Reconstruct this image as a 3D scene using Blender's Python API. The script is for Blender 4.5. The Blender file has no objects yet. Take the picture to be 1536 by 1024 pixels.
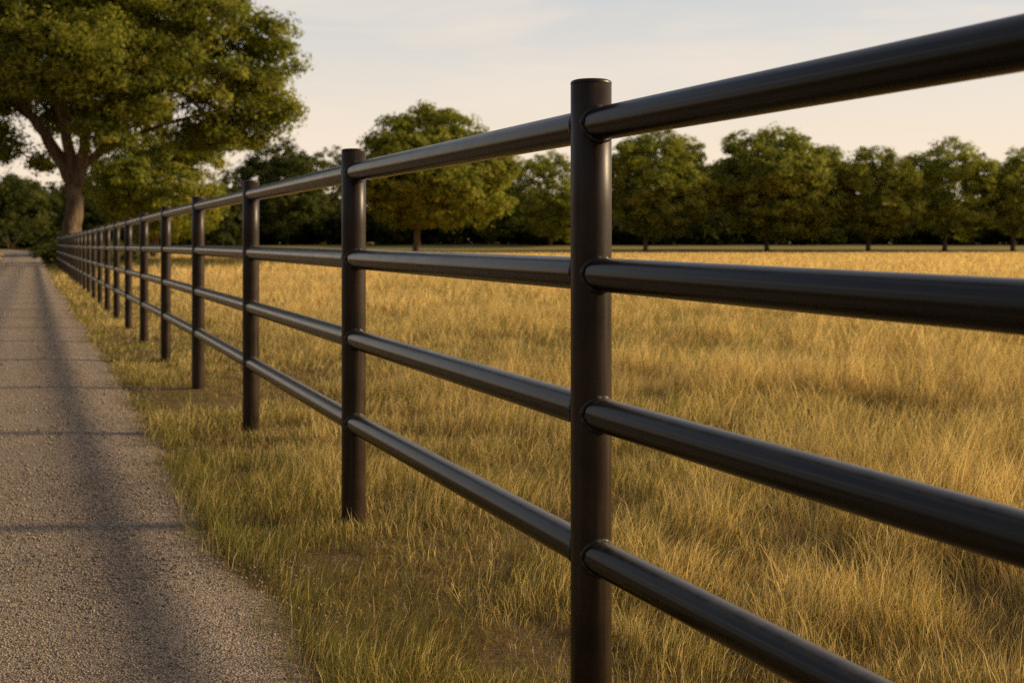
import bpy, math
import numpy as np

R = math.radians
rng = np.random.default_rng(11)
scene = bpy.context.scene
COL = scene.collection

# ------------------------------------------------------------------ helpers
def link(o, parent=None):
    COL.objects.link(o)
    if parent is not None:
        o.parent = parent
    return o

def tag(o, label=None, cat=None, group=None, kind=None):
    if label: o['label'] = label
    if cat: o['category'] = cat
    if group: o['group'] = group
    if kind: o['kind'] = kind
    return o

def empty(name, loc):
    o = bpy.data.objects.new(name, None)
    o.empty_display_size = 0.3
    o.location = loc
    return link(o)

def mesh_np(name, verts, loops, starts, totals, mat=None, parent=None, smooth=False, col=None):
    """One mesh object out of flat numpy arrays."""
    me = bpy.data.meshes.new(name)
    verts = np.asarray(verts, dtype=np.float32)
    me.vertices.add(len(verts))
    me.vertices.foreach_set('co', verts.ravel())
    me.loops.add(len(loops))
    me.loops.foreach_set('vertex_index', np.asarray(loops, dtype=np.int32))
    me.polygons.add(len(starts))
    me.polygons.foreach_set('loop_start', np.asarray(starts, dtype=np.int32))
    try:
        me.polygons.foreach_set('loop_total', np.asarray(totals, dtype=np.int32))
    except Exception:
        pass
    if smooth:
        me.polygons.foreach_set('use_smooth', np.ones(len(starts), dtype=bool))
    if col is not None:
        a = me.color_attributes.new('tint', 'FLOAT_COLOR', 'POINT')
        c = np.ones((len(verts), 4), dtype=np.float32)
        c[:, :3] = col
        a.data.foreach_set('color', c.ravel())
    me.update(calc_edges=True)
    me.validate()
    if mat: me.materials.append(mat)
    o = bpy.data.objects.new(name, me)
    return link(o, parent)

def mesh_poly(name, verts, faces, mat=None, parent=None, smooth=False, col=None):
    loops = np.concatenate([np.asarray(f) for f in faces]) if len(faces) else np.zeros(0)
    tot = np.array([len(f) for f in faces])
    st = np.concatenate([[0], np.cumsum(tot)[:-1]])
    return mesh_np(name, verts, loops, st, tot, mat, parent, smooth, col)

def mesh_quads(name, verts, quads, **kw):
    q = np.asarray(quads, dtype=np.int32)
    n = len(q)
    return mesh_np(name, verts, q.ravel(), np.arange(n) * 4, np.full(n, 4), **kw)

# value noise ---------------------------------------------------------------
_perm = np.random.default_rng(5).random((256, 256))
def vnoise(x, y, s=1.0, o=0.0):
    x = np.asarray(x, dtype=np.float64) / s + o * 17.3 + 1000
    y = np.asarray(y, dtype=np.float64) / s + o * 9.7 + 1000
    xi = np.floor(x).astype(int); yi = np.floor(y).astype(int)
    fx = x - xi; fy = y - yi
    fx = fx * fx * (3 - 2 * fx); fy = fy * fy * (3 - 2 * fy)
    g = lambda a, b: _perm[a % 256, b % 256]
    return (g(xi, yi) * (1 - fx) + g(xi + 1, yi) * fx) * (1 - fy) + (g(xi, yi + 1) * (1 - fx) + g(xi + 1, yi + 1) * fx) * fy

def fbm(x, y, s=1.0, o=0.0, n=4):
    t = 0; a = 1; w = 0
    for k in range(n):
        t = t + a * vnoise(x, y, s / 2 ** k, o + k * 3.1); w += a; a *= .55
    return t / w

def sstep(a, b, x):
    t = np.clip((np.asarray(x, dtype=np.float64) - a) / (b - a), 0, 1)
    return t * t * (3 - 2 * t)

# ------------------------------------------------------------------ the lie of the land (metres, camera over the origin looking +Y)
EYE = 1.107
SLOPE = -0.4218
def line_x(y):                       # line the fence follows: straight, then bending left with the lane
    y = np.asarray(y, dtype=np.float64)
    return 1.305 + SLOPE * y - 0.0060 * np.clip(y - 84, 0, 200) ** 2
def line_dx(y):
    y = np.asarray(y, dtype=np.float64)
    return SLOPE - 0.012 * np.clip(y - 84, 0, 200)
ROAD_R, ROAD_L = 0.50, 3.05          # offsets left of the fence line
def edge_noise(y, side=0):
    return (fbm(y, y * 0 + side * 7, 1.1, 2 + side, 3) - .5) * .24 + (vnoise(y, y * 0 + side * 3, .16, 4) - .5) * .07
def offset_of(x, y):                 # signed distance to the left of the fence line
    d = line_dx(y)
    return -(x - line_x(y)) / np.sqrt(1 + d * d)
def base_h(x, y):
    return 0.40 * sstep(18, 140, y) + 0.55 * sstep(139, 146, y) + 0.80 * sstep(149, 176, y) + .50 * sstep(-24, -36, x) * sstep(56, 110, y) * (1 - sstep(120, 146, y))
def ground_h(x, y):
    o = offset_of(x, y)
    out = np.clip(np.maximum(ROAD_R - o, o - ROAD_L) / .35, 0, 1)
    bump = (fbm(x, y, 1.3, 1, 3) - .42) * .07 * (1 - sstep(30, 80, y))
    return base_h(x, y) + out * (-.008 + bump) - (1 - out) * .012

def at(px, Y):                     # helper while laying out: bearing of a column of the view at distance Y
    return (px - 768) / 1707 * Y
def up(py, Y):                     # height of a row of the view at distance Y
    return EYE + (370 - py) / 1707 * Y

# ------------------------------------------------------------------ materials
def new_mat(name):
    m = bpy.data.materials.new(name)
    m.use_nodes = True
    nt = m.node_tree
    nt.nodes.clear()
    return m, nt, nt.nodes.new, nt.links.new

def principled(nt, **kw):
    b = nt.nodes.new('ShaderNodeBsdfPrincipled')
    for k, v in kw.items():
        b.inputs[k.replace('_', ' ')].default_value = v
    out = nt.nodes.new('ShaderNodeOutputMaterial')
    nt.links.new(b.outputs[0], out.inputs[0])
    return b

def ramp(nt, fac, stops):
    r = nt.nodes.new('ShaderNodeValToRGB')
    e = r.color_ramp.elements
    while len(e) < len(stops): e.new(.5)
    for el, (p, c) in zip(e, stops):
        el.position = p; el.color = (*c, 1)
    if fac is not None: nt.links.new(fac, r.inputs[0])
    return r

def noise(nt, scale, detail=4, rough=.55, vec=None, dist=0):
    n = nt.nodes.new('ShaderNodeTexNoise')
    n.inputs['Scale'].default_value = scale
    n.inputs['Detail'].default_value = detail
    n.inputs['Roughness'].default_value = rough
    n.inputs['Distortion'].default_value = dist
    if vec is not None: nt.links.new(vec, n.inputs['Vector'])
    return n

def mixc(nt, fac, a, b, mode='MIX'):
    m = nt.nodes.new('ShaderNodeMix'); m.data_type = 'RGBA'; m.blend_type = mode
    for s, v in ((0, fac), (6, a), (7, b)):
        if hasattr(v, 'links'): nt.links.new(v, m.inputs[s])
        elif isinstance(v, (int, float)): m.inputs[s].default_value = v
        else: m.inputs[s].default_value = (*v, 1)
    return m.outputs[2]

def bump(nt, h, strength, dist, normal=None):
    b = nt.nodes.new('ShaderNodeBump')
    b.inputs['Strength'].default_value = strength
    b.inputs['Distance'].default_value = dist
    nt.links.new(h, b.inputs['Height'])
    if normal is not None: nt.links.new(normal, b.inputs['Normal'])
    return b.outputs[0]

def coords(nt):
    return nt.nodes.new('ShaderNodeTexCoord').outputs['Object']

def mat_paint(name, c1, c2, r1, r2, grain, spec, dust_rim, streak):
    """Weathered black pipe paint: cloudy sheen, run-down water marks, dusty tops doubling as a painted highlight rim, a few rusty chips."""
    m, nt, N, L = new_mat(name)
    co = coords(nt)
    n1 = noise(nt, 7, 5, .6, co)
    n2 = noise(nt, 420, 3, .6, co)
    mp = N('ShaderNodeMapping'); mp.inputs['Scale'].default_value = (46, 46, 2.2); L(co, mp.inputs[0])
    n3 = noise(nt, 1, 4, .6, mp.outputs[0])
    n4 = noise(nt, 75, 4, .7, co)
    n5 = noise(nt, 26, 6, .7, co)
    b = principled(nt, Specular_IOR_Level=spec)
    base = ramp(nt, n1.outputs[0], [(.35, c1), (.7, c2)]).outputs[0]
    st = ramp(nt, n3.outputs[0], [(.5, (0, 0, 0)), (.75, (streak,) * 3)]).outputs[0]
    base = mixc(nt, st, base, (.075, .056, .038))
    # dusty tone on up-facing paint, also painting in the bright top rim
    geo = N('ShaderNodeNewGeometry'); sx = N('ShaderNodeSeparateXYZ'); L(geo.outputs['Normal'], sx.inputs[0])
    upf = N('ShaderNodeMapRange'); upf.interpolation_type = 'SMOOTHSTEP'; upf.inputs[1].default_value = .60; upf.inputs[2].default_value = 1.0; upf.inputs[4].default_value = dust_rim
    L(sx.outputs[2], upf.inputs[0])
    dn = N('ShaderNodeMath'); dn.operation = 'MULTIPLY'; L(upf.outputs[0], dn.inputs[0]); L(ramp(nt, n5.outputs[0], [(.3, (.3, .3, .3)), (.65, (1, 1, 1))]).outputs[0], dn.inputs[1])
    base = mixc(nt, dn.outputs[0], base, (.21, .165, .115))
    chip = ramp(nt, n4.outputs[0], [(.715, (0, 0, 0)), (.745, (.85, .85, .85))]).outputs[0]
    base = mixc(nt, chip, base, (.115, .050, .020))
    L(base, b.inputs['Base Color'])
    mr = N('ShaderNodeMapRange'); mr.inputs[1].default_value = .3; mr.inputs[2].default_value = .7; mr.inputs[3].default_value = r1; mr.inputs[4].default_value = r2
    L(n1.outputs[0], mr.inputs[0])
    ad = N('ShaderNodeMath'); ad.operation = 'MULTIPLY_ADD'; ad.inputs[1].default_value = .22; L(st, ad.inputs[0]); L(mr.outputs[0], ad.inputs[2])
    ad2 = N('ShaderNodeMath'); ad2.operation = 'MULTIPLY_ADD'; ad2.inputs[1].default_value = .35; L(dn.outputs[0], ad2.inputs[0]); L(ad.outputs[0], ad2.inputs[2])
    L(ad2.outputs[0], b.inputs['Roughness'])
    L(bump(nt, n2.outputs[0], grain, .0012, bump(nt, n5.outputs[0], .05, .004)), b.inputs['Normal'])
    return m
MAT_RAIL = mat_paint('black_rail_paint', (.0018, .0018, .002), (.0032, .003, .003), .18, .25, .003, .42, .45, .05)
MAT_POST = mat_paint('black_post_paint', (.013, .0068, .0028), (.034, .0165, .006), .34, .44, .08, .32, .40, .40)
MAT_WELD = mat_paint('painted_weld', (.012, .009, .007), (.022, .016, .012), .32, .5, .25, .45, .30, .10)

def mat_tinted(name, trans, rough=.6, spec=.25, gain=(1, 1, 1), tgain=(1.05, 1.05, .7)):
    """Leaf and blade surface: colour from the mesh's own tint, some of the light passing through."""
    m, nt, N, L = new_mat(name)
    at = N('ShaderNodeAttribute'); at.attribute_name = 'tint'
    base = mixc(nt, 1.0, at.outputs['Color'], gain, 'MULTIPLY')
    b = N('ShaderNodeBsdfPrincipled')
    b.inputs['Roughness'].default_value = rough
    b.inputs['Specular IOR Level'].default_value = spec
    L(base, b.inputs['Base Color'])
    t = N('ShaderNodeBsdfTranslucent')
    L(mixc(nt, 1.0, base, tgain, 'MULTIPLY'), t.inputs[0])
    mx = N('ShaderNodeMixShader'); mx.inputs[0].default_value = trans
    L(b.outputs[0], mx.inputs[1]); L(t.outputs[0], mx.inputs[2])
    out = N('ShaderNodeOutputMaterial'); L(mx.outputs[0], out.inputs[0])
    return m
MAT_GRASS = mat_tinted('grass_blades', .50, .6, .15, (1, 1, 1), (1.10, 1.05, .75))
MAT_LEAF = mat_tinted('tree_leaves', .48, .7, .06, (1, 1, 1), (1.05, 1.18, .65))

def mat_bark():
    m, nt, N, L = new_mat('bark')
    co = coords(nt)
    mp = N('ShaderNodeMapping'); mp.inputs['Scale'].default_value = (1, 1, .22); L(co, mp.inputs[0])
    n = noise(nt, 5, 8, .65, mp.outputs[0], .6)
    b = principled(nt, Roughness=.9, Specular_IOR_Level=.15)
    L(ramp(nt, n.outputs[0], [(.3, (.05, .035, .024)), (.55, (.17, .118, .076)), (.75, (.29, .21, .14))]).outputs[0], b.inputs['Base Color'])
    L(bump(nt, n.outputs[0], .9, .08), b.inputs['Normal'])
    return m
MAT_BARK = mat_bark()

def mat_ground():
    m, nt, N, L = new_mat('field_soil')
    co = coords(nt)
    sp = N('ShaderNodeSeparateXYZ'); L(co, sp.inputs[0])
    near = noise(nt, 1.1, 6, .6, co)
    fine = noise(nt, 60, 5, .7, co)
    soil = ramp(nt, near.outputs[0], [(.32, (.09, .060, .032)), (.5, (.17, .108, .05)), (.68, (.19, .135, .05))]).outputs[0]
    soil = mixc(nt, .55, soil, ramp(nt, fine.outputs[0], [(.3, (.05, .035, .02)), (.7, (.2, .135, .07))]).outputs[0])
    # dry grass seen from afar
    mp = N('ShaderNodeMapping'); mp.inputs['Scale'].default_value = (1, .35, 1); L(co, mp.inputs[0])
    far1 = noise(nt, .07, 6, .6, mp.outputs[0])
    straw = ramp(nt, far1.outputs[0], [(.3, (.46, .30, .10)), (.5, (.58, .39, .15)), (.7, (.66, .46, .19))]).outputs[0]
    far2 = noise(nt, 1.7, 5, .7, co)
    straw = mixc(nt, .35, straw, ramp(nt, far2.outputs[0], [(.35, (.20, .14, .045)), (.65, (.58, .40, .17))]).outputs[0])
    f1 = N('ShaderNodeMapRange'); f1.inputs[1].default_value = 14; f1.inputs[2].default_value = 60
    L(sp.outputs[1], f1.inputs[0])
    c = mixc(nt, f1.outputs[0], soil, straw)
    # green sward in front of and under the trees
    gn = N('ShaderNodeMath'); gn.operation = 'MULTIPLY_ADD'; gn.inputs[1].default_value = 14; L(far1.outputs[0], gn.inputs[0]); L(sp.outputs[1], gn.inputs[2])
    f2 = N('ShaderNodeMapRange'); f2.inputs[1].default_value = 139; f2.inputs[2].default_value = 142
    L(gn.outputs[0], f2.inputs[0])
    green = ramp(nt, far2.outputs[0], [(.3, (.05, .055, .014)), (.7, (.11, .10, .03))]).outputs[0]
    c = mixc(nt, f2.outputs[0], c, green)
    f4 = N('ShaderNodeMapRange'); f4.inputs[1].default_value = 149; f4.inputs[2].default_value = 154; L(gn.outputs[0], f4.inputs[0])
    c = mixc(nt, f4.outputs[0], c, ramp(nt, far2.outputs[0], [(.3, (.16, .14, .04)), (.7, (.32, .25, .085))]).outputs[0])
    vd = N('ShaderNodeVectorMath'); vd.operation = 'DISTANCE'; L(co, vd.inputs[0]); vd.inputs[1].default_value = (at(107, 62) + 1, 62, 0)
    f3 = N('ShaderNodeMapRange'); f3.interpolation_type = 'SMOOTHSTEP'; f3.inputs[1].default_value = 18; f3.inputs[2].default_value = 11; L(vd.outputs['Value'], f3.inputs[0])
    c = mixc(nt, f3.outputs[0], c, (.045, .048, .014))  # dark green turf round the oak, tree shade painted into the ground colour
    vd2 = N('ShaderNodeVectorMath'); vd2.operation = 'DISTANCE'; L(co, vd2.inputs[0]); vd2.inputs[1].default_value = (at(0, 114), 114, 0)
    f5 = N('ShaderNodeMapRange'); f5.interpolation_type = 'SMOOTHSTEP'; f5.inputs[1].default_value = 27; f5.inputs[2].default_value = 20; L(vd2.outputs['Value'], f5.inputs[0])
    c = mixc(nt, f5.outputs[0], c, (.045, .048, .014))  # ground at the far left painted dark as well, for tree shade
    b = principled(nt, Roughness=.95, Specular_IOR_Level=.1)
    L(c, b.inputs['Base Color'])
    L(bump(nt, fine.outputs[0], .6, .02), b.inputs['Normal'])
    return m

def mat_road():
    m, nt, N, L = new_mat('worn_chip_seal')
    co = coords(nt)
    v = N('ShaderNodeTexVoronoi'); v.inputs['Scale'].default_value = 150; L(co, v.inputs['Vector'])
    v2 = N('ShaderNodeTexVoronoi'); v2.inputs['Scale'].default_value = 48; L(co, v2.inputs['Vector'])
    big = noise(nt, .9, 6, .6, co)
    fine = noise(nt, 240, 3, .6, co)
    stone = ramp(nt, v.outputs['Color'], [(.1, (.14, .110, .083)), (.45, (.35, .272, .205)), (.75, (.51, .40, .30)), (.95, (.66, .55, .42))]).outputs[0]
    gap = ramp(nt, v.outputs['Distance'], [(.30, (1, 1, 1)), (.75, (.22, .2, .18))]).outputs[0]
    c = mixc(nt, 1.0, stone, gap, 'MULTIPLY')
    c = mixc(nt, .30, c, ramp(nt, big.outputs[0], [(.3, (.23, .18, .138)), (.7, (.42, .335, .255))]).outputs[0])
    at_ = N('ShaderNodeAttribute'); at_.attribute_name = 'tint'
    c = mixc(nt, 1.0, c, at_.outputs['Color'], 'MULTIPLY')
    b = principled(nt, Roughness=.88, Specular_IOR_Level=.18)
    L(c, b.inputs['Base Color'])
    inv = N('ShaderNodeMath'); inv.operation = 'SUBTRACT'; inv.inputs[0].default_value = 1; L(v.outputs['Distance'], inv.inputs[1])
    inv2 = N('ShaderNodeMath'); inv2.operation = 'SUBTRACT'; inv2.inputs[0].default_value = 1; L(v2.outputs['Distance'], inv2.inputs[1])
    nb = bump(nt, inv2.outputs[0], .4, .010)
    nb = bump(nt, inv.outputs[0], .8, .006, nb)
    L(bump(nt, fine.outputs[0], .3, .002, nb), b.inputs['Normal'])
    return m

def mat_pebble():
    m, nt, N, L = new_mat('loose_chippings')
    at = N('ShaderNodeAttribute'); at.attribute_name = 'tint'
    b = principled(nt, Roughness=.85, Specular_IOR_Level=.25)
    L(at.outputs['Color'], b.inputs['Base Color'])
    return m

# ------------------------------------------------------------------ ground sheet
def axis(lo, hi, step, far_lo, far_hi, n):
    core = np.arange(lo, hi + 1e-6, step)
    a = lo - np.geomspace(step, lo - far_lo, n)
    b = hi + np.geomspace(step, far_hi - hi, n)
    return np.concatenate([a[::-1], core, b])
gx = axis(-5, 7, .11, -2500, 2500, 46)
gy = axis(-1, 14, .11, -300, 4200, 70)
GX, GY = np.meshgrid(gx, gy)
gv = np.stack([GX, GY, ground_h(GX, GY)], -1).reshape(-1, 3)
nx, ny = len(gx), len(gy)
idx = np.arange(nx * ny).reshape(ny, nx)
gq = np.stack([idx[:-1, :-1], idx[:-1, 1:], idx[1:, 1:], idx[1:, :-1]], -1).reshape(-1, 4)
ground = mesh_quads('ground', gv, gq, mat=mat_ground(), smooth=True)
tag(ground, 'wide dry grassland field floor reaching back to the tree line', 'ground', kind='structure')

# ------------------------------------------------------------------ road
ry = np.concatenate([np.arange(-4, 16, .09), np.arange(16, 50, .4), np.arange(50, 120, 1.2)])
lx = line_x(ry); ld = line_dx(ry)
nrm = np.stack([-1 / np.sqrt(1 + ld ** 2), ld / np.sqrt(1 + ld ** 2)], -1)
nc = 31
rv = []
e_r = ROAD_R + edge_noise(ry, 0); e_l = ROAD_L + edge_noise(ry, 1)
for k in range(nc):
    o = e_r + (e_l - e_r) * k / (nc - 1)
    px = lx + nrm[:, 0] * o; py = ry + nrm[:, 1] * o
    crown = .03 * (1 - (2 * k / (nc - 1) - 1) ** 2)
    pz = base_h(px, py) + .004 + crown + (fbm(px, py, .8, 8, 3) - .5) * .012
    if k in (0, nc - 1): pz = pz - .02
    rv.append(np.stack([px, py, pz], -1))
rv = np.stack(rv, 1)
tt = np.linspace(0, 1, nc)[None]; wob = (fbm(ry, ry * 0, 4.0, 21, 3) - .5)[:, None] * .07
track = np.exp(-((tt - .24 - wob) / .085) ** 2) + np.exp(-((tt - .74 - wob) / .085) ** 2)
loose = np.exp(-((tt - .115 - wob) / .035) ** 2) + np.exp(-((tt - .5 - wob) / .08) ** 2) * .6
edge = (np.exp(-(tt / .035) ** 2) + np.exp(-((1 - tt) / .035) ** 2)) * np.ones((len(ry), 1))
rtint = 1 - .17 * track + .13 * loose - .42 * edge
rtint = np.repeat(rtint.reshape(-1, 1), 3, 1) * np.array([1, 1, 1]) * (1 + edge.reshape(-1, 1) * np.array([.04, 0, -.1]))
ridx = np.arange(len(ry) * nc).reshape(len(ry), nc)
rq = np.stack([ridx[:-1, :-1], ridx[1:, :-1], ridx[1:, 1:], ridx[:-1, 1:]], -1).reshape(-1, 4)
road = mesh_quads('road', rv.reshape(-1, 3), rq, mat=mat_road(), smooth=True, col=rtint)
tag(road, 'narrow worn grey chip seal lane running beside the fence', 'road', kind='structure')
def road_h(x, y):
    o = offset_of(x, y); t = np.clip((o - ROAD_R) / (ROAD_L - ROAD_R), 0, 1)
    return base_h(x, y) + .004 + .03 * (1 - (2 * t - 1) ** 2) + (fbm(x, y, .8, 8, 3) - .5) * .012

# loose chippings on the lane
def chippings():
    P = []; S = []
    for (y0, y1, dens, s) in ((1.6, 3.2, 13000, .0025), (3.2, 5.5, 6500, .0032), (5.5, 10, 1500, .0048), (10, 20, 200, .007)):
        x0, x1 = -.52 * y1 - .6, line_x(y0) + .2
        n = int(dens * (y1 - y0) * (x1 - x0))
        x = rng.uniform(x0, x1, n); y = rng.uniform(y0, y1, n)
        o = offset_of(x, y)
        # thicker in the strip between the wheel tracks and toward the crumbled edge
        w = .30 + .85 * np.exp(-((o - .95) / .16) ** 2) + .15 * np.exp(-((o - .5) / .15) ** 2) + .35 * (fbm(x, y, .5, 6, 3) > .52)
        k = (o > ROAD_R - .18) & (o < ROAD_L) & (rng.random(n) < w)
        x, y = x[k], y[k]
        P.append(np.stack([x, y, np.maximum(road_h(x, y), ground_h(x, y))], -1)); S.append(s * rng.lognormal(0, .27, len(x)))
    P = np.concatenate(P); S = np.concatenate(S); n = len(P)
    octa = np.array([[1, 0, 0], [0, 1, 0], [-1, 0, 0], [0, -1, 0], [0, 0, .75], [0, 0, -.6]])
    V = octa[None] * (1 + rng.uniform(-.3, .3, (n, 6, 3)) * np.ones((1, 6, 1))) * S[:, None, None]
    V += rng.uniform(-.28, .28, (n, 6, 3)) * S[:, None, None]
    a = rng.uniform(0, 6.28, n); ca, sa = np.cos(a)[:, None], np.sin(a)[:, None]
    V = np.stack([V[..., 0] * ca - V[..., 1] * sa, V[..., 0] * sa + V[..., 1] * ca, V[..., 2]], -1)
    V[..., 2] += (S * .35)[:, None]
    V += P[:, None]
    F = np.array([[0, 1, 4], [1, 2, 4], [2, 3, 4], [3, 0, 4], [1, 0, 5], [2, 1, 5], [3, 2, 5], [0, 3, 5]])
    F = (F[None] + np.arange(n)[:, None, None] * 6).reshape(-1, 3)
    g = rng.uniform(.16, .44, n)[:, None] * np.array([1, .81, .62]) * rng.uniform(.93, 1.07, (n, 3))
    dark = rng.random(n) < .25; g[dark] *= .45
    c = np.repeat(g, 6, 0)
    m = len(F)
    o = mesh_np('gravel', V.reshape(-1, 3), F.ravel(), np.arange(m) * 3, np.full(m, 3), mat_pebble(), col=c)
    tag(o, 'loose stone chippings scattered over the worn lane', 'gravel', kind='stuff')
chippings()

# ------------------------------------------------------------------ grass
STRAW = np.array([.72, .53, .215]); PALE = np.array([.88, .70, .37]); GREEN = np.array([.15, .165, .036])
OLIVE = np.array([.30, .25, .07]); RUST = np.array([.23, .125, .05])
BANDS = [(1.5, 3.4, 19000, .0019), (3.4, 6, 12500, .0025), (6, 10, 5600, .0038), (10, 18, 1900, .0068),
         (18, 36, 460, .014), (36, 80, 95, .032), (80, 140, 26, .07)]
def grass_points(side):
    out = []
    for (y0, y1, dens, w) in BANDS:
        if side == 'field':
            xa, xb = line_x(y1) - .1, .56 * y1 + 1.2
            xa = max(xa, -.56 * y1 - 1)
        elif side == 'verge':
            if y0 > 90: continue
            xa, xb = min(line_x(y1) - .9, line_x(y0) - .9), max(line_x(y0), line_x(y1)) + .1
        else:
            if y0 > 90: continue
            xa, xb = min(line_x(y1) - 9, -.5 * y1 - 2), line_x(y0) - 2.6
        n = int(dens * (y1 - y0) * max(xb - xa, .1) * (.12 if side == 'left' else 1))
        x = rng.uniform(xa, xb, n); y = rng.uniform(y0, y1, n)
        o = offset_of(x, y)
        if side == 'field': k = o < 0
        elif side == 'verge': k = (o >= 0) & (o < ROAD_R + edge_noise(y, 0) + .02 + .16 * rng.random(n) ** 3)
        else: k = (o > ROAD_L + edge_noise(y, 1) - .05 * rng.random(n)) & (o < ROAD_L + 7)
        x, y, o = x[k], y[k], o[k]
        out.append((x, y, o, np.full(len(x), w)))
    return [np.concatenate(a) for a in zip(*out)]

def grow(name, side, label):
    x, y, o, w = grass_points(side)
    n = len(x)
    tuft = fbm(x, y, .34, 3, 3)
    patch = fbm(x, y, 1.5, 5, 3)
    wide = fbm(x, y, 7, 7, 3)
    near = 1 - sstep(9, 22, y)
    if side == 'field':
        away = sstep(0.1, 2.3, -o)
        bare = sstep(.60, .42, patch) * (1.05 - away * .9) + sstep(.46, .34, tuft) * .5 * (1 - .5 * away)
        keep = rng.random(n) > np.clip(bare, 0, .72) * near
        ln = (.058 + .080 * away + .05 * sstep(2, 6, -o)) * (.55 + .9 * sstep(.3, .68, tuft)) * (.72 + .56 * sstep(.3, .7, patch))
        gr = .54 - .27 * away + .30 * (.5 - patch) * 2 + .25 * (.5 - wide) * 2 - .25 * sstep(10, 40, y)
    else:
        away = sstep(.50, .30, o) if side == 'verge' else np.ones(n)
        edge = sstep(.28, .5, o) if side == 'verge' else np.zeros(n)
        bare = sstep(.58, .42, patch) * .9 + sstep(.48, .34, tuft) * .55
        keep = rng.random(n) > np.clip(bare, 0, .76) * near * (1 - edge * .5)
        ln = (.054 + .014 * edge) * (.55 + .95 * sstep(.3, .68, tuft)) * (.75 + .5 * sstep(.3, .7, patch))
        gr = .64 + .08 * edge + .3 * (.5 - patch) * 2 - .18 * sstep(10, 40, y)
    flat = (rng.random(n) < .30) & (y < 12)          # dead stems lying in the thatch, also over the bare spots
    keep |= flat
    x, y, o, w, ln, gr, tuft, flat = [a[keep] for a in (x, y, o, w, ln, gr, tuft, flat)]
    n = len(x)
    dp = np.full(n, 9.0)
    for (qx, qy) in [(1.2, .52), (.187, 2.69), (-.638, 4.585), (-1.556, 6.78), (float(line_x(8.94)), 8.94)]:
        dp = np.minimum(dp, np.hypot(x - qx, y - qy))
    ln = ln * rng.lognormal(0, .28, n) * (1 - .50 * np.exp(-(dp / .20) ** 2))
    ln *= 1 + .25 * sstep(18, 40, y) - .85 * sstep(45, 115, y)
    ln[flat] = np.clip(ln[flat], .03, .085)
    z = ground_h(x, y) - .006
    # colour
    shade = np.exp(-(((x - at(107, 62) - 1) / 15) ** 2 + ((y - 62) / 16) ** 2) ** 2)      # greener turf under the big oak, with tree shade painted into its colour
    shade = np.maximum(shade, sstep(84, 94, y) * sstep(-28, -36, x))  # painted shade carried on to the far left beyond the fence end
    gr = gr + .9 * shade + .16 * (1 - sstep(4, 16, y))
    r = rng.random(n)
    gmask = r < np.clip(gr, .04, .93)
    c = np.where(gmask[:, None], GREEN + (OLIVE - GREEN) * rng.random((n, 1)), STRAW + (PALE - STRAW) * (rng.random((n, 1)) ** 2))
    rust = (rng.random(n) < .13) & ~gmask
    c[rust] = RUST + (STRAW - RUST) * rng.random((rust.sum(), 1)) * .6
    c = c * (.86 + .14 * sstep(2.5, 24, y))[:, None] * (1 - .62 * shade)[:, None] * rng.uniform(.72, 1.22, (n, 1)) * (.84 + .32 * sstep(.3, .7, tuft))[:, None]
    # shape: root, bend, tip
    a = rng.uniform(0, 2 * math.pi, n)
    lean = np.abs(rng.normal(.30, .24, n)) + .10
    lean[flat] = rng.uniform(1.05, 1.5, flat.sum()); c[flat] = c[flat] * .62 + RUST * .55
    loose = rng.random(n) < .03
    lean[loose] += rng.uniform(.4, 1.0, loose.sum()); ln[loose] *= 1.35
    # tufts comb over together, and a light breeze leans everything to +X
    ta = vnoise(x, y, .26, 12) * 4 * math.pi
    dx = np.cos(a) * .65 + np.cos(ta) * .55 + .22; dy = np.sin(a) * .65 + np.sin(ta) * .55
    dl = np.sqrt(dx * dx + dy * dy) + 1e-6; dx /= dl; dy /= dl
    sx = -dy; sy = dx
    b = rng.uniform(0, 2 * math.pi, n) * .35
    sx, sy = sx * np.cos(b) - sy * np.sin(b), sx * np.sin(b) + sy * np.cos(b)
    hw = w * rng.uniform(.35, .65, n)
    m_h = ln * .55 * np.cos(lean * .6); m_d = ln * .55 * np.sin(lean * .6)
    t_h = m_h + ln * .45 * np.cos(np.minimum(lean * 1.7, 2.2)); t_d = m_d + ln * .45 * np.sin(np.minimum(lean * 1.7, 2.2))
    P = np.stack([x, y, z], -1)
    Sd = np.stack([sx, sy, sx * 0], -1)
    D = np.stack([dx, dy, dx * 0], -1)
    Z = np.array([0, 0, 1.0])
    M = P + D * m_d[:, None] + Z * m_h[:, None]
    T = P + D * t_d[:, None] + Z * t_h[:, None]
    V = np.stack([P - Sd * hw[:, None], P + Sd * hw[:, None], M + Sd * hw[:, None] * .75, M - Sd * hw[:, None] * .75, T], 1)
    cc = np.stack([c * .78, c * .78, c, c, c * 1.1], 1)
    i0 = np.arange(n)[:, None] * 5
    L = (np.array([0, 1, 2, 3, 3, 2, 4])[None] + i0).ravel()
    st = (np.array([0, 4])[None] + np.arange(n)[:, None] * 7).ravel()
    tt = np.tile([4, 3], n)
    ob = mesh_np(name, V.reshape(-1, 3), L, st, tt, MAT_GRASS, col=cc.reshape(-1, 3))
    tag(ob, label, 'grass', kind='stuff')
    print(name, n)
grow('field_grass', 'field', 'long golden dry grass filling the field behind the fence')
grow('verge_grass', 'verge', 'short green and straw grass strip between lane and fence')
grow('roadside_grass', 'left', 'sparse grass beyond the far edge of the lane')

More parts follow.
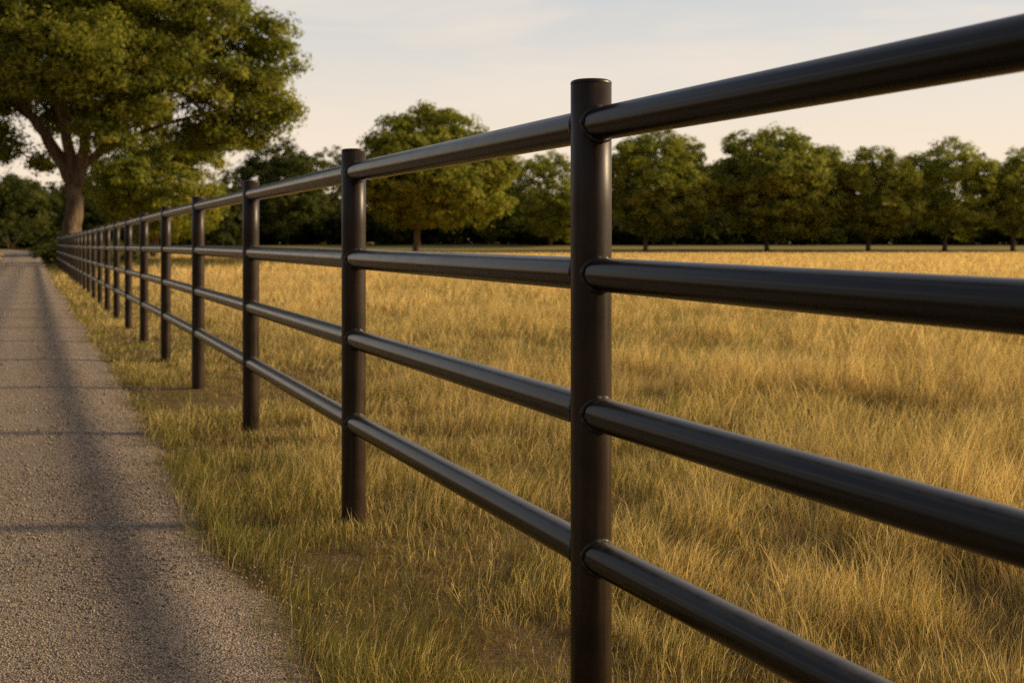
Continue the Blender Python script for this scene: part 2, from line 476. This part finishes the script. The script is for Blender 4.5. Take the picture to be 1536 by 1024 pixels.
# ------------------------------------------------------------------ fence
PR, RR = .0485, .0395
PH = 1.497
RAILH = {0: (1.385, 1.006, .690, .362), 1: (1.393, 1.0425, .717, .384), 2: (1.405, 1.057, .7365, .400), 3: (1.416, 1.069, .747, .414),
         4: (1.421, 1.077, .755, .428)}
RAIL_FAR = (1.424, 1.082, .762, .434)
posts = [(1.20, .52), (.187, 2.69), (-.638, 4.585), (-1.556, 6.78)]
yy = 6.78 + 2.16
while yy < 60:
    posts.append((float(line_x(yy)), yy))
    yy += 2.16 / math.sqrt((1 + float(line_dx(yy)) ** 2) / (1 + SLOPE ** 2))
NP = len(posts)
pz = [float(base_h(*p)) for p in posts]
fence = empty('pipe_fence', (posts[1][0], posts[1][1], pz[1]))
tag(fence, 'long black steel pipe fence with four round rails between lane and field', 'fence')
FO = np.array(fence.location)

def lathe(name, prof, n, mat, parent, center):
    V = []; F = []
    for (r, z) in prof:
        for k in range(n):
            a = 2 * math.pi * k / n
            V.append((center[0] + r * math.cos(a), center[1] + r * math.sin(a), center[2] + z))
    m = len(prof)
    for j in range(m - 1):
        for k in range(n):
            F.append((j * n + k, j * n + (k + 1) % n, (j + 1) * n + (k + 1) % n, (j + 1) * n + k))
    F.append(tuple(range((m - 1) * n, m * n)))
    o = mesh_poly(name, V, F, mat, parent, smooth=True)
    return o

for i, (x, y) in enumerate(posts):
    n = 56 if i < 5 else 24
    c = np.array([x, y, pz[i]]) - FO
    p = lathe('post', [(PR, -.35), (PR, .3), (PR, .8), (PR, 1.2), (PR, PH - .006)], n, MAT_POST, fence, c)
    lathe('post_cap', [(PR + .0004, PH - .0065), (PR + .0004, PH - .003), (PR - .0014, PH + .0001), (PR - .006, PH + .0022), (PR * .5, PH + .004), (.004, PH + .0045)], n, MAT_POST, p, c)

def rail_mesh(A, B, rz, n):
    """Pipe from post axis A to post axis B, ends coped to the round posts; returns verts, faces and the two seam curves."""
    A = np.array(A); B = np.array(B)
    d = B - A; Lh = math.hypot(d[0], d[1]); u = np.array([d[0] / Lh, d[1] / Lh, 0]); s = np.array([-u[1], u[0], 0])
    dz = d[2] / Lh
    V = []; seams = [[], []]
    rings = [0, .12, .3, .5, .7, .88, 1]
    for ri, t in enumerate(rings):
        for k in range(n):
            a = 2 * math.pi * k / n
            h = RR * math.cos(a); v = RR * math.sin(a)
            cope = math.sqrt(PR * PR - h * h)
            l0 = cope - .0015; l1 = Lh - cope + .0015
            l = l0 + (l1 - l0) * t
            p = A + u * l + s * h + np.array([0, 0, v + dz * l])
            V.append(p)
            if ri == 0: seams[0].append(p + u * .002)
            if ri == len(rings) - 1: seams[1].append(p - u * .002)
    F = []
    for j in range(len(rings) - 1):
        for k in range(n):
            F.append((j * n + k, j * n + (k + 1) % n, (j + 1) * n + (k + 1) % n, (j + 1) * n + k))
    return V, F, seams

def weld(seam, rad, parent, axis_c):
    S = np.array(seam); n = len(S); V = []; F = []; m = 8
    cen = S.mean(0)
    for k in range(n):
        t = S[(k + 1) % n] - S[k - 1]; t /= np.linalg.norm(t)
        o = S[k] - cen; o -= t * o.dot(t); o /= np.linalg.norm(o)
        b = np.cross(t, o)
        r = rad * (1 + .16 * math.sin(k * 2 * math.pi * 11 / n) + rng.uniform(-.08, .08))
        for q in range(m):
            a = 2 * math.pi * q / m
            V.append(S[k] + o * math.cos(a) * r + b * math.sin(a) * r)
    for k in range(n):
        for q in range(m):
            F.append((k * m + q, k * m + (q + 1) % m, ((k + 1) % n) * m + (q + 1) % m, ((k + 1) % n) * m + q))
    return mesh_poly('weld_bead', V, F, MAT_WELD, parent, smooth=True)

farV = []; farF = []
for i in range(NP - 1):
    n = 96 if i < 4 else 24
    ra = RAILH.get(i, RAIL_FAR); rb = RAILH.get(i + 1, RAIL_FAR)
    for q in range(4):
        A = np.array([posts[i][0], posts[i][1], pz[i] + ra[q]]) - FO
        B = np.array([posts[i + 1][0], posts[i + 1][1], pz[i + 1] + rb[q]]) - FO
        V, F, seams = rail_mesh(A, B, q, n)
        if i < 25:
            r = mesh_poly('rail', V, F, MAT_RAIL, fence, smooth=True)
            if i < 4:
                weld(seams[0], .0060, r, A); weld(seams[1], .0060, r, B)
        else:
            b0 = len(farV); farV += V; farF += [tuple(b0 + v for v in f) for f in F]
fr = mesh_poly('distant_rail_run', farV, farF, MAT_RAIL, fence, smooth=True)
tag(fr, kind='stuff')

# ------------------------------------------------------------------ trees
def tubes(paths, n=10):
    """Tapered tubes along polylines [(p, r), ...], joined in one vertex list."""
    V = []; Q = []; base = 0
    for path in paths:
        P = np.array([p for p, r in path], dtype=float); Rr = np.array([r for p, r in path], dtype=float)
        # resample smoothly with a little wander
        t = np.linspace(0, 1, len(P)); m = max(6, len(P) * 4); tt = np.linspace(0, 1, m)
        PP = np.stack([np.interp(tt, t, P[:, k]) for k in range(3)], -1)
        for _ in range(2):
            PP[1:-1] = PP[1:-1] * .5 + (PP[:-2] + PP[2:]) * .25
        RRr = np.interp(tt, t, Rr)
        wob = rng.normal(0, 1, PP.shape) * (RRr * .12)[:, None]; wob[0] = 0
        PP = PP + wob
        T = np.gradient(PP, axis=0); T /= np.linalg.norm(T, axis=1)[:, None] + 1e-9
        ref = np.where(np.abs(T[:, 2:3]) > .9, np.array([[1., 0, 0]]), np.array([[0, 0, 1.]]))
        U = np.cross(T, ref); U /= np.linalg.norm(U, axis=1)[:, None] + 1e-9
        W = np.cross(T, U)
        a = np.linspace(0, 2 * math.pi, n, endpoint=False)
        rr = RRr[:, None] * (1 + .09 * np.sin(a * 3 + rng.uniform(0, 6)))[None]
        ring = PP[:, None] + U[:, None] * (np.cos(a)[None] * rr)[..., None] + W[:, None] * (np.sin(a)[None] * rr)[..., None]
        V.append(ring.reshape(-1, 3))
        i = np.arange(m * n).reshape(m, n); j = np.roll(i, -1, 1)
        Q.append(np.stack([i[:-1], j[:-1], j[1:], i[1:]], -1).reshape(-1, 4) + base)
        base += m * n
    return np.concatenate(V), np.concatenate(Q)

def leaves(clumps, per, spread, size, pal, rg):
    """Leaf faces scattered in every clump of foliage. clumps: (n,3) centres, with (n,3) outward directions."""
    C, O = clumps
    n = len(C)
    k = rg.poisson(per, n); k = np.maximum(k, 3)
    ci = np.repeat(np.arange(n), k); m = len(ci)
    cs = spread * rg.uniform(.65, 1.4, n)
    off = rg.normal(0, 1, (m, 3)); off /= (np.linalg.norm(off, axis=1)[:, None] + 1e-9); off *= (rg.random((m, 1)) ** .45)
    off *= np.array([1.0, 1.0, .62])
    P = C[ci] + off * cs[ci][:, None]
    # twigs droop outward
    P[:, 2] -= .18 * spread * (off[:, 0] ** 2 + off[:, 1] ** 2)
    N = off * .8 + O[ci] * .75 + np.array([0, 0, .25]) + rg.normal(0, .42, (m, 3))
    N /= np.linalg.norm(N, axis=1)[:, None] + 1e-9
    A = rg.normal(0, 1, (m, 3)); U = np.cross(N, A); U /= np.linalg.norm(U, axis=1)[:, None] + 1e-9
    W = np.cross(N, U)
    s = size * rg.uniform(.6, 1.35, (m, 1))
    V = np.stack([P - U * s, P + W * s * .48 + N * s * .12, P + U * s, P - W * s * .48 + N * s * .12], 1)
    t = rg.random((n, 1)); u = rg.random((m, 1))
    c1, c2, c3 = [np.array(p) for p in pal]
    mix = np.clip(t[ci] * .65 + u * .45 - .05, 0, 1)
    col = np.where(mix < .5, c1 + (c2 - c1) * mix * 2, c2 + (c3 - c2) * (mix - .5) * 2) * rg.uniform(.8, 1.2, (m, 1))
    Q = np.arange(m * 4).reshape(m, 4)
    return V.reshape(-1, 3), Q, np.repeat(col, 4, 0)

def clump_points(lobes, n, rg, shell=.55):
    """Clump centres in the outer part of overlapping ellipsoids (cx,cy,cz,rx,ry,rz)."""
    Lb = np.array(lobes, dtype=float)
    w = (Lb[:, 3] * Lb[:, 4] * Lb[:, 5]) ** (2 / 3); w /= w.sum()
    li = rg.choice(len(Lb), n, p=w)
    d = rg.normal(0, 1, (n, 3)); d /= np.linalg.norm(d, axis=1)[:, None]
    rad = shell + (1.02 - shell) * rg.random((n, 1)) ** .7
    C = Lb[li, :3] + d * rad * Lb[li, 3:]
    # drop what is buried deep inside another lobe
    keep = np.ones(n, bool)
    for k in range(len(Lb)):
        q = (((C - Lb[k, :3]) / Lb[k, 3:]) ** 2).sum(1)
        keep &= ~((q < .22) & (li != k) & (rg.random(n) < .8))
    return C[keep], d[keep]

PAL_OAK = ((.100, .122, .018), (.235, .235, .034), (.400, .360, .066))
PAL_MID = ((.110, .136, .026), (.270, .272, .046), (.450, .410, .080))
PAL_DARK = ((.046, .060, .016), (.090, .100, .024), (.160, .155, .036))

def tree(name, loc, label, lobes, n_clump, per, spread, size, pal, trunk_r, fork, seed, cat='tree', group=None, limbs=None, shell=.55, extra=None):
    rg = np.random.default_rng(seed)
    t = empty(name, loc)
    tag(t, label, cat, group)
    cl = clump_points(lobes, n_clump, rg, shell)
    V, Q, c = leaves(cl, per, spread, size, pal, rg)
    mesh_quads('crown', V, Q, mat=MAT_LEAF, parent=t, col=c)
    if trunk_r:
        paths = [[((0, 0, -.6), trunk_r * 1.5), ((0, 0, .25), trunk_r * 1.12), ((trunk_r * .15, 0, fork * .55), trunk_r * .88), ((trunk_r * .2, 0, fork), trunk_r * .8)]]
        f = np.array([trunk_r * .2, 0, fork])
        if limbs is None:
            order = sorted(lobes, key=lambda l: -l[3] * l[5])[:6]
            limbs = []
            for l in order:
                e = np.array(l[:3]); mid = f + (e - f) * .5 + np.array([0, 0, -.05 * np.linalg.norm(e - f)])
                limbs.append([(f - np.array([0, 0, .3]), trunk_r * .55), (mid, trunk_r * .34), (e, trunk_r * .1)])
        tv, tq = tubes(paths + limbs, 10)
        mesh_quads('trunk', tv, tq, mat=MAT_BARK, parent=t, smooth=True)
    return t

# the big oak at the bend
YO = 62.0
OX, OZ = at(107, YO), float(base_h(0, YO))
def olobe(px, py, rpx, rpz=None, dy=0, ry=None):
    s = YO / 1707
    rpz = rpz or rpx * .75
    return (at(px, YO) - OX, dy, up(py, YO) - OZ, rpx * s, (ry or rpx) * s, rpz * s)
oak_lobes = [
    olobe(95, -40, 150, 105), olobe(225, -10, 120, 90, 1), olobe(330, 30, 70, 52, 0), olobe(395, 55, 48, 36, .5), olobe(300, 110, 95, 60, -1),
    olobe(375, 125, 70, 48, 1), olobe(412, 165, 36, 32, 0), olobe(345, 190, 58, 30, 0), olobe(240, 145, 75, 55, -2.5), olobe(180, 90, 85, 65, -3.5),
    olobe(95, 85, 80, 60, -3), olobe(35, 40, 90, 70, -1), olobe(-60, 20, 110, 90, 1), olobe(-70, 120, 90, 60, 0), olobe(-10, 135, 52, 42, 1),
    olobe(-20, 190, 34, 30, -1), olobe(180, 30, 120, 80, 4), olobe(60, 140, 70, 50, 4), olobe(280, 195, 70, 34, 3), olobe(400, 205, 26, 20, 0),
    olobe(-100, 200, 60, 40, 2), olobe(-5, 225, 34, 26, -1), olobe(12, 175, 30, 42, -2), olobe(58, 238, 22, 18, 1), olobe(14, 222, 24, 20, 0), olobe(70, 120, 60, 44, -3.5), olobe(425, 90, 30, 26, 0), olobe(185, 205, 50, 26, -3), olobe(150, 130, 50, 40, -4), olobe(150, 160, 60, 34, 3.5), olobe(220, -150, 150, 90, 1), olobe(40, -150, 160, 90, 0)]
def op(px, py, dy=0):
    return np.array([at(px, YO) - OX, dy, up(py, YO) - OZ])
S = YO / 1707
oak_limbs = [
    [(op(110, 275), 11.7 * S), (op(78, 215, -.3), 8.94 * S), (op(45, 165, -.6), 6.19 * S), (op(22, 120, -1), 4.13 * S), (op(5, 60, -1), 2.06 * S)],
    [(op(112, 270), 10.3 * S), (op(105, 200, -.5), 7.57 * S), (op(92, 140, -1), 5.5 * S), (op(88, 60, -1.4), 3.44 * S), (op(95, -30, -1), 1.38 * S)],
    [(op(117, 275), 10.3 * S), (op(136, 215, -1), 7.57 * S), (op(160, 180, -1.8), 5.5 * S), (op(205, 140, -2.4), 3.44 * S), (op(255, 95, -2), 2.06 * S), (op(320, 50, -1), 0.963 * S)],
    [(op(125, 245), 6.88 * S), (op(165, 215, .5), 4.82 * S), (op(230, 185, 1), 3.1 * S), (op(310, 165, .8), 2.06 * S), (op(390, 150, .6), 1.03 * S)],
    [(op(60, 185, -.4), 4.82 * S), (op(10, 150, 0), 3.44 * S), (op(-60, 110, .5), 2.06 * S)],
    [(op(100, 160, -.8), 4.13 * S), (op(150, 90, .5), 2.75 * S), (op(215, 0, 1), 1.38 * S)],
    [(op(22, 120, -1), 2.75 * S), (op(8, 95, -1.2), 2.06 * S), (op(-2, 40, -1.5), 1.38 * S)],
]
tree('oak_tree', (OX, YO, OZ), 'huge spreading oak with a forked trunk towering over the lane end', oak_lobes, 2500, 96, .84, .130, PAL_OAK, 14.5 * S, up(262, YO) - OZ, 3,
     limbs=oak_limbs, shell=.35)

def dome(w, h, low, rg, n=11, lean=0.0):
    """Lobes of a rounded park tree: w crown width, h tree height, low height of the crown's underside."""
    cz = (h + low) / 2; rz = (h - low) / 2; rx = w / 2
    L = [(lean * .3, 0, cz, rx * .86, rx * .86, rz * .90), (rx * .1, 0, cz - rz * .3, rx * .9, rx * .9, rz * .66)]
    for k in range(n):
        a = 2 * math.pi * (k + rg.uniform(-.3, .3)) / n * 2.0
        e = rg.uniform(-.55, .85)
        r = rg.uniform(.26, .40)
        ce = math.sqrt(1 - e * e * .8)
        L.append((math.cos(a) * rx * (1 - r) * ce + lean * e, math.sin(a) * rx * (1 - r) * ce, cz + e * rz * (1 - r * .9), rx * r * 1.1, rx * r * 1.1, max(rz * r, rx * r * .7)))
    L.append((lean, 0, cz + rz * .62, rx * .42, rx * .42, rz * .38))
    return L

def park_tree(px_c, px_w, py_top, py_low, px_trunk, Y, label, seed, pal=PAL_MID, name='oak_tree', tr=.27, n=1150, per=52, sp=None, size=None, group=None, nl=11):
    rg = np.random.default_rng(seed)
    px_w *= 1.05; py_low = min(py_low + 13, 366)
    s = Y / 1707
    x = at(px_trunk, Y); z = float(base_h(x, Y))
    L = dome(px_w * s, up(py_top, Y) - z, up(py_low, Y) - z, rg, nl)
    dx = at(px_c, Y) - x
    L = [(l[0] + dx, *l[1:]) for l in L]
    w = px_w * s
    return tree(name, (x, Y, z), label, L, n, per, sp or w * .055, size or w * .0135, pal, tr, max(up(py_low, Y) - z + .12 * w, 2), seed, group=group)

# trees along the far side of the field
park_tree(645, 252, 156, 335, 625, 118, 'broad domed tree standing forward of the far row, just left of the near post', 21, PAL_OAK, tr=.36, n=1700, nl=13)
park_tree(985, 178, 190, 345, 968, 140, 'tall round tree directly right of the near fence post', 22, PAL_MID)
park_tree(1163, 205, 190, 350, 1150, 142, 'widest dark green tree of the far row, on several stems', 23, PAL_MID, n=1500, nl=13)
park_tree(1312, 138, 215, 348, 1302, 140, 'narrow upright tree with a single pale trunk in the far row', 24, PAL_OAK)
park_tree(1428, 158, 206, 350, 1417, 143, 'round tree with an airy see-through top in the far row', 25, PAL_MID, n=800, per=46)
park_tree(1535, 120, 217, 350, 1520, 142, 'tree cut by the right edge of the view behind the field', 26, PAL_MID)
# darker trees standing behind
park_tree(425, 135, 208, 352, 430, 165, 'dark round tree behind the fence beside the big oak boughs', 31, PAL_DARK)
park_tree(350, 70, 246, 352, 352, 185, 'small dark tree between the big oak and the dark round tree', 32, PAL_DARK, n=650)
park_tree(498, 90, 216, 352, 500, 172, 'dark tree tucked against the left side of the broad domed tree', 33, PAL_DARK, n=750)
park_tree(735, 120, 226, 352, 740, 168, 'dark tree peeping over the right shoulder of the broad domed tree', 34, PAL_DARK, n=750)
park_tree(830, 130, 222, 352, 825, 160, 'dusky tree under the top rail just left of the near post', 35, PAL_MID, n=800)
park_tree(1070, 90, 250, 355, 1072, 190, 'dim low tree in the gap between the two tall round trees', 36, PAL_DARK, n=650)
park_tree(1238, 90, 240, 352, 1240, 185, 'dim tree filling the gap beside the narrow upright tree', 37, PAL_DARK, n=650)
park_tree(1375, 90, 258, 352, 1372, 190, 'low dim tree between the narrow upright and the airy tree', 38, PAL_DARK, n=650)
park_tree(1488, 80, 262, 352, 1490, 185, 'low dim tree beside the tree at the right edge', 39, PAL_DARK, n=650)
# behind the big oak
park_tree(238, 205, 186, 352, 232, 84, 'low leafy olive tree under the right boughs of the big oak', 41, PAL_OAK, tr=.3, n=1000, per=46)
park_tree(20, 150, 262, 366, 25, 126, 'dark leafy tree at the left edge beyond the lane', 42, PAL_DARK, tr=.3, n=1000, per=46)
park_tree(150, 130, 262, 366, 160, 112, 'dark tree directly behind the big oak trunk', 43, PAL_DARK, tr=.3, n=1000, per=46)

# the wood beyond, one dark mass nobody could count
def woodland():
    rg = np.random.default_rng(77)
    L = []
    for (pa, pb, step, ya, yb, ta, tb, wa, wb) in ((-420, 2050, 22, 185, 215, 276, 316, 30, 46), (-420, 2050, 20, 164, 178, 305, 335, 28, 42), (-60, 330, 24, 134, 150, 262, 300, 30, 46), (-60, 330, 20, 124, 136, 300, 340, 28, 42)):
        for px in np.arange(pa, pb, step):
            Y = rg.uniform(ya, yb); s = Y / 1707
            px2 = px + rg.uniform(-14, 14)
            g = float(base_h(0, Y))
            h = up(rg.uniform(ta, tb), Y) - g
            L.append((at(px2, Y), Y, g + h * .47, rg.uniform(wa, wb) * s, 4, h * .53))
    C, O = clump_points(L, 18000, rg, .3)
    V, Q, c = leaves((C, O), 22, 1.3, .46, PAL_DARK, rg)
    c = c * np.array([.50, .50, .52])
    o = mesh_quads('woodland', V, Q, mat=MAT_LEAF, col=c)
    tag(o, 'far dark wood massed behind the row of trees', 'woodland', kind='stuff')
woodland()

# scrub at the lane's bend
def scrub(px, Y, w, h, label, seed):
    rg = np.random.default_rng(seed)
    x = at(px, Y); z = float(base_h(x, Y))
    L = [(0, 0, h * .42, w * .42, w * .4, h * .5)]
    for k in range(6):
        a = rg.uniform(0, 6.28); r = rg.uniform(.2, .32)
        L.append((math.cos(a) * w * .32, math.sin(a) * w * .3, h * rg.uniform(.3, .75), w * r, w * r, h * r))
    t = empty('shrub', (x, Y, z)); tag(t, label, 'shrub', 'scrub along the bend of the lane')
    V, Q, c = leaves(clump_points(L, 190, rg, .3), 30, .32, .085, PAL_DARK, rg)
    mesh_quads('foliage', V, Q, mat=MAT_LEAF, parent=t, col=c)
    st = [[((rg.uniform(-.2, .2), rg.uniform(-.2, .2), -.1), .05), ((rg.uniform(-.5, .5) * w * .5, rg.uniform(-.3, .3) * w, h * .7), .012)] for _ in range(5)]
    tv, tq = tubes(st, 6); mesh_quads('stem', tv, tq, mat=MAT_BARK, parent=t, smooth=True)
for (px, Y, w, h, lab, sd) in (
    (128, 58, 3.0, 1.7, 'dark shrub right of the big oak trunk behind the fence', 51),
    (92, 66, 3.2, 1.5, 'dark shrub at the foot of the big oak', 52),
    (98, 92, 3.2, 1.9, 'dark shrub right of the lane just past the end of the fence', 53),
    (14, 118, 9.5, 3.6, 'widest dark shrub beyond the lane at the left edge', 54),
    (165, 64, 3.2, 1.5, 'low dark shrub behind the fence right of the oak', 55)):
    scrub(px, Y, w, h, lab, sd)

# ------------------------------------------------------------------ sky and sun
SUN_AZ, SUN_EL = R(80), R(22)
world = bpy.data.worlds.new('World'); scene.world = world; world.use_nodes = True
nt = world.node_tree; nt.nodes.clear()
sky = nt.nodes.new('ShaderNodeTexSky'); sky.sky_type = 'NISHITA'; sky.sun_disc = False
sky.sun_elevation = SUN_EL; sky.sun_rotation = SUN_AZ
sky.air_density = 1.0; sky.dust_density = 3.0; sky.ozone_density = 1.0; sky.altitude = 50
tc = nt.nodes.new('ShaderNodeTexCoord')
sp = nt.nodes.new('ShaderNodeSeparateXYZ'); nt.links.new(tc.outputs['Generated'], sp.inputs[0])
# warm evening haze, thick at the horizon and thinning upward
hz = nt.nodes.new('ShaderNodeMapRange'); hz.interpolation_type = 'SMOOTHSTEP'
hz.inputs[1].default_value = 0; hz.inputs[2].default_value = .55; hz.inputs[3].default_value = .92; hz.inputs[4].default_value = 0.3
nt.links.new(sp.outputs[2], hz.inputs[0])
hr = ramp(nt, None, [(0, (10.2, 7.8, 5.4)), (.07, (9.8, 8.0, 6.1)), (.14, (8.8, 7.9, 6.8)), (.24, (7.1, 7.3, 7.4)), (.6, (2.3, 3.0, 4.4))])
nt.links.new(sp.outputs[2], hr.inputs[0])
# the haze glows toward the sun and is dim on the far side of the sky
vd = nt.nodes.new('ShaderNodeVectorMath'); vd.operation = 'DOT_PRODUCT'
nt.links.new(tc.outputs['Generated'], vd.inputs[0]); vd.inputs[1].default_value = (math.sin(R(45)), math.cos(R(45)), 0)
az = nt.nodes.new('ShaderNodeMapRange'); az.interpolation_type = 'SMOOTHSTEP'
az.inputs[1].default_value = -.5; az.inputs[2].default_value = .30; az.inputs[3].default_value = .09; az.inputs[4].default_value = 1.06
nt.links.new(vd.outputs['Value'], az.inputs[0])
glow = mixc(nt, 1.0, hr.outputs[0], az.outputs[0], 'MULTIPLY')
c = mixc(nt, hz.outputs[0], sky.outputs[0], glow)
# thin streaks of high cloud
mp = nt.nodes.new('ShaderNodeMapping'); mp.inputs['Scale'].default_value = (1.6, 1.6, 11); mp.inputs['Rotation'].default_value = (.12, .05, 0)
nt.links.new(tc.outputs['Generated'], mp.inputs[0])
cl = noise(nt, 2.3, 6, .58, mp.outputs[0], .5)
cr = ramp(nt, cl.outputs[0], [(.44, (0, 0, 0)), (.70, (.60, .60, .60))])
c = mixc(nt, cr.outputs[0], c, (9.3, 8.0, 6.7))
bg = nt.nodes.new('ShaderNodeBackground'); bg.inputs[1].default_value = .10
nt.links.new(c, bg.inputs[0])
out = nt.nodes.new('ShaderNodeOutputWorld'); nt.links.new(bg.outputs[0], out.inputs[0])

from mathutils import Vector
sd = Vector((math.sin(SUN_AZ) * math.cos(SUN_EL), math.cos(SUN_AZ) * math.cos(SUN_EL), math.sin(SUN_EL)))
sl = bpy.data.lights.new('sun', 'SUN'); sl.energy = 5.0; sl.angle = R(6); sl.color = (1.0, .75, .44)
so = bpy.data.objects.new('sun', sl); link(so); so.location = sd * 60
so.rotation_euler = sd.to_track_quat('Z', 'Y').to_euler()

# ------------------------------------------------------------------ camera
cam = bpy.data.cameras.new('camera'); co = bpy.data.objects.new('camera', cam); link(co)
co.location = (0, 0, EYE); co.rotation_euler = (R(90), 0, 0)
cam.sensor_width = 36; cam.lens = 40; cam.shift_y = -142 / 1536
cam.clip_start = .05; cam.clip_end = 8000
cam.dof.use_dof = True; cam.dof.focus_distance = 3.0; cam.dof.aperture_fstop = 4.6; cam.dof.aperture_blades = 7
scene.camera = co
scene.render.engine = 'CYCLES'
scene.cycles.use_denoising = False
scene.cycles.max_bounces = 6; scene.cycles.transparent_max_bounces = 4
scene.cycles.sample_clamp_direct = 6; scene.cycles.sample_clamp_indirect = 3
scene.cycles.caustics_reflective = False; scene.cycles.caustics_refractive = False
scene.view_settings.view_transform = 'Standard'; scene.view_settings.look = 'None'; scene.view_settings.exposure = 0
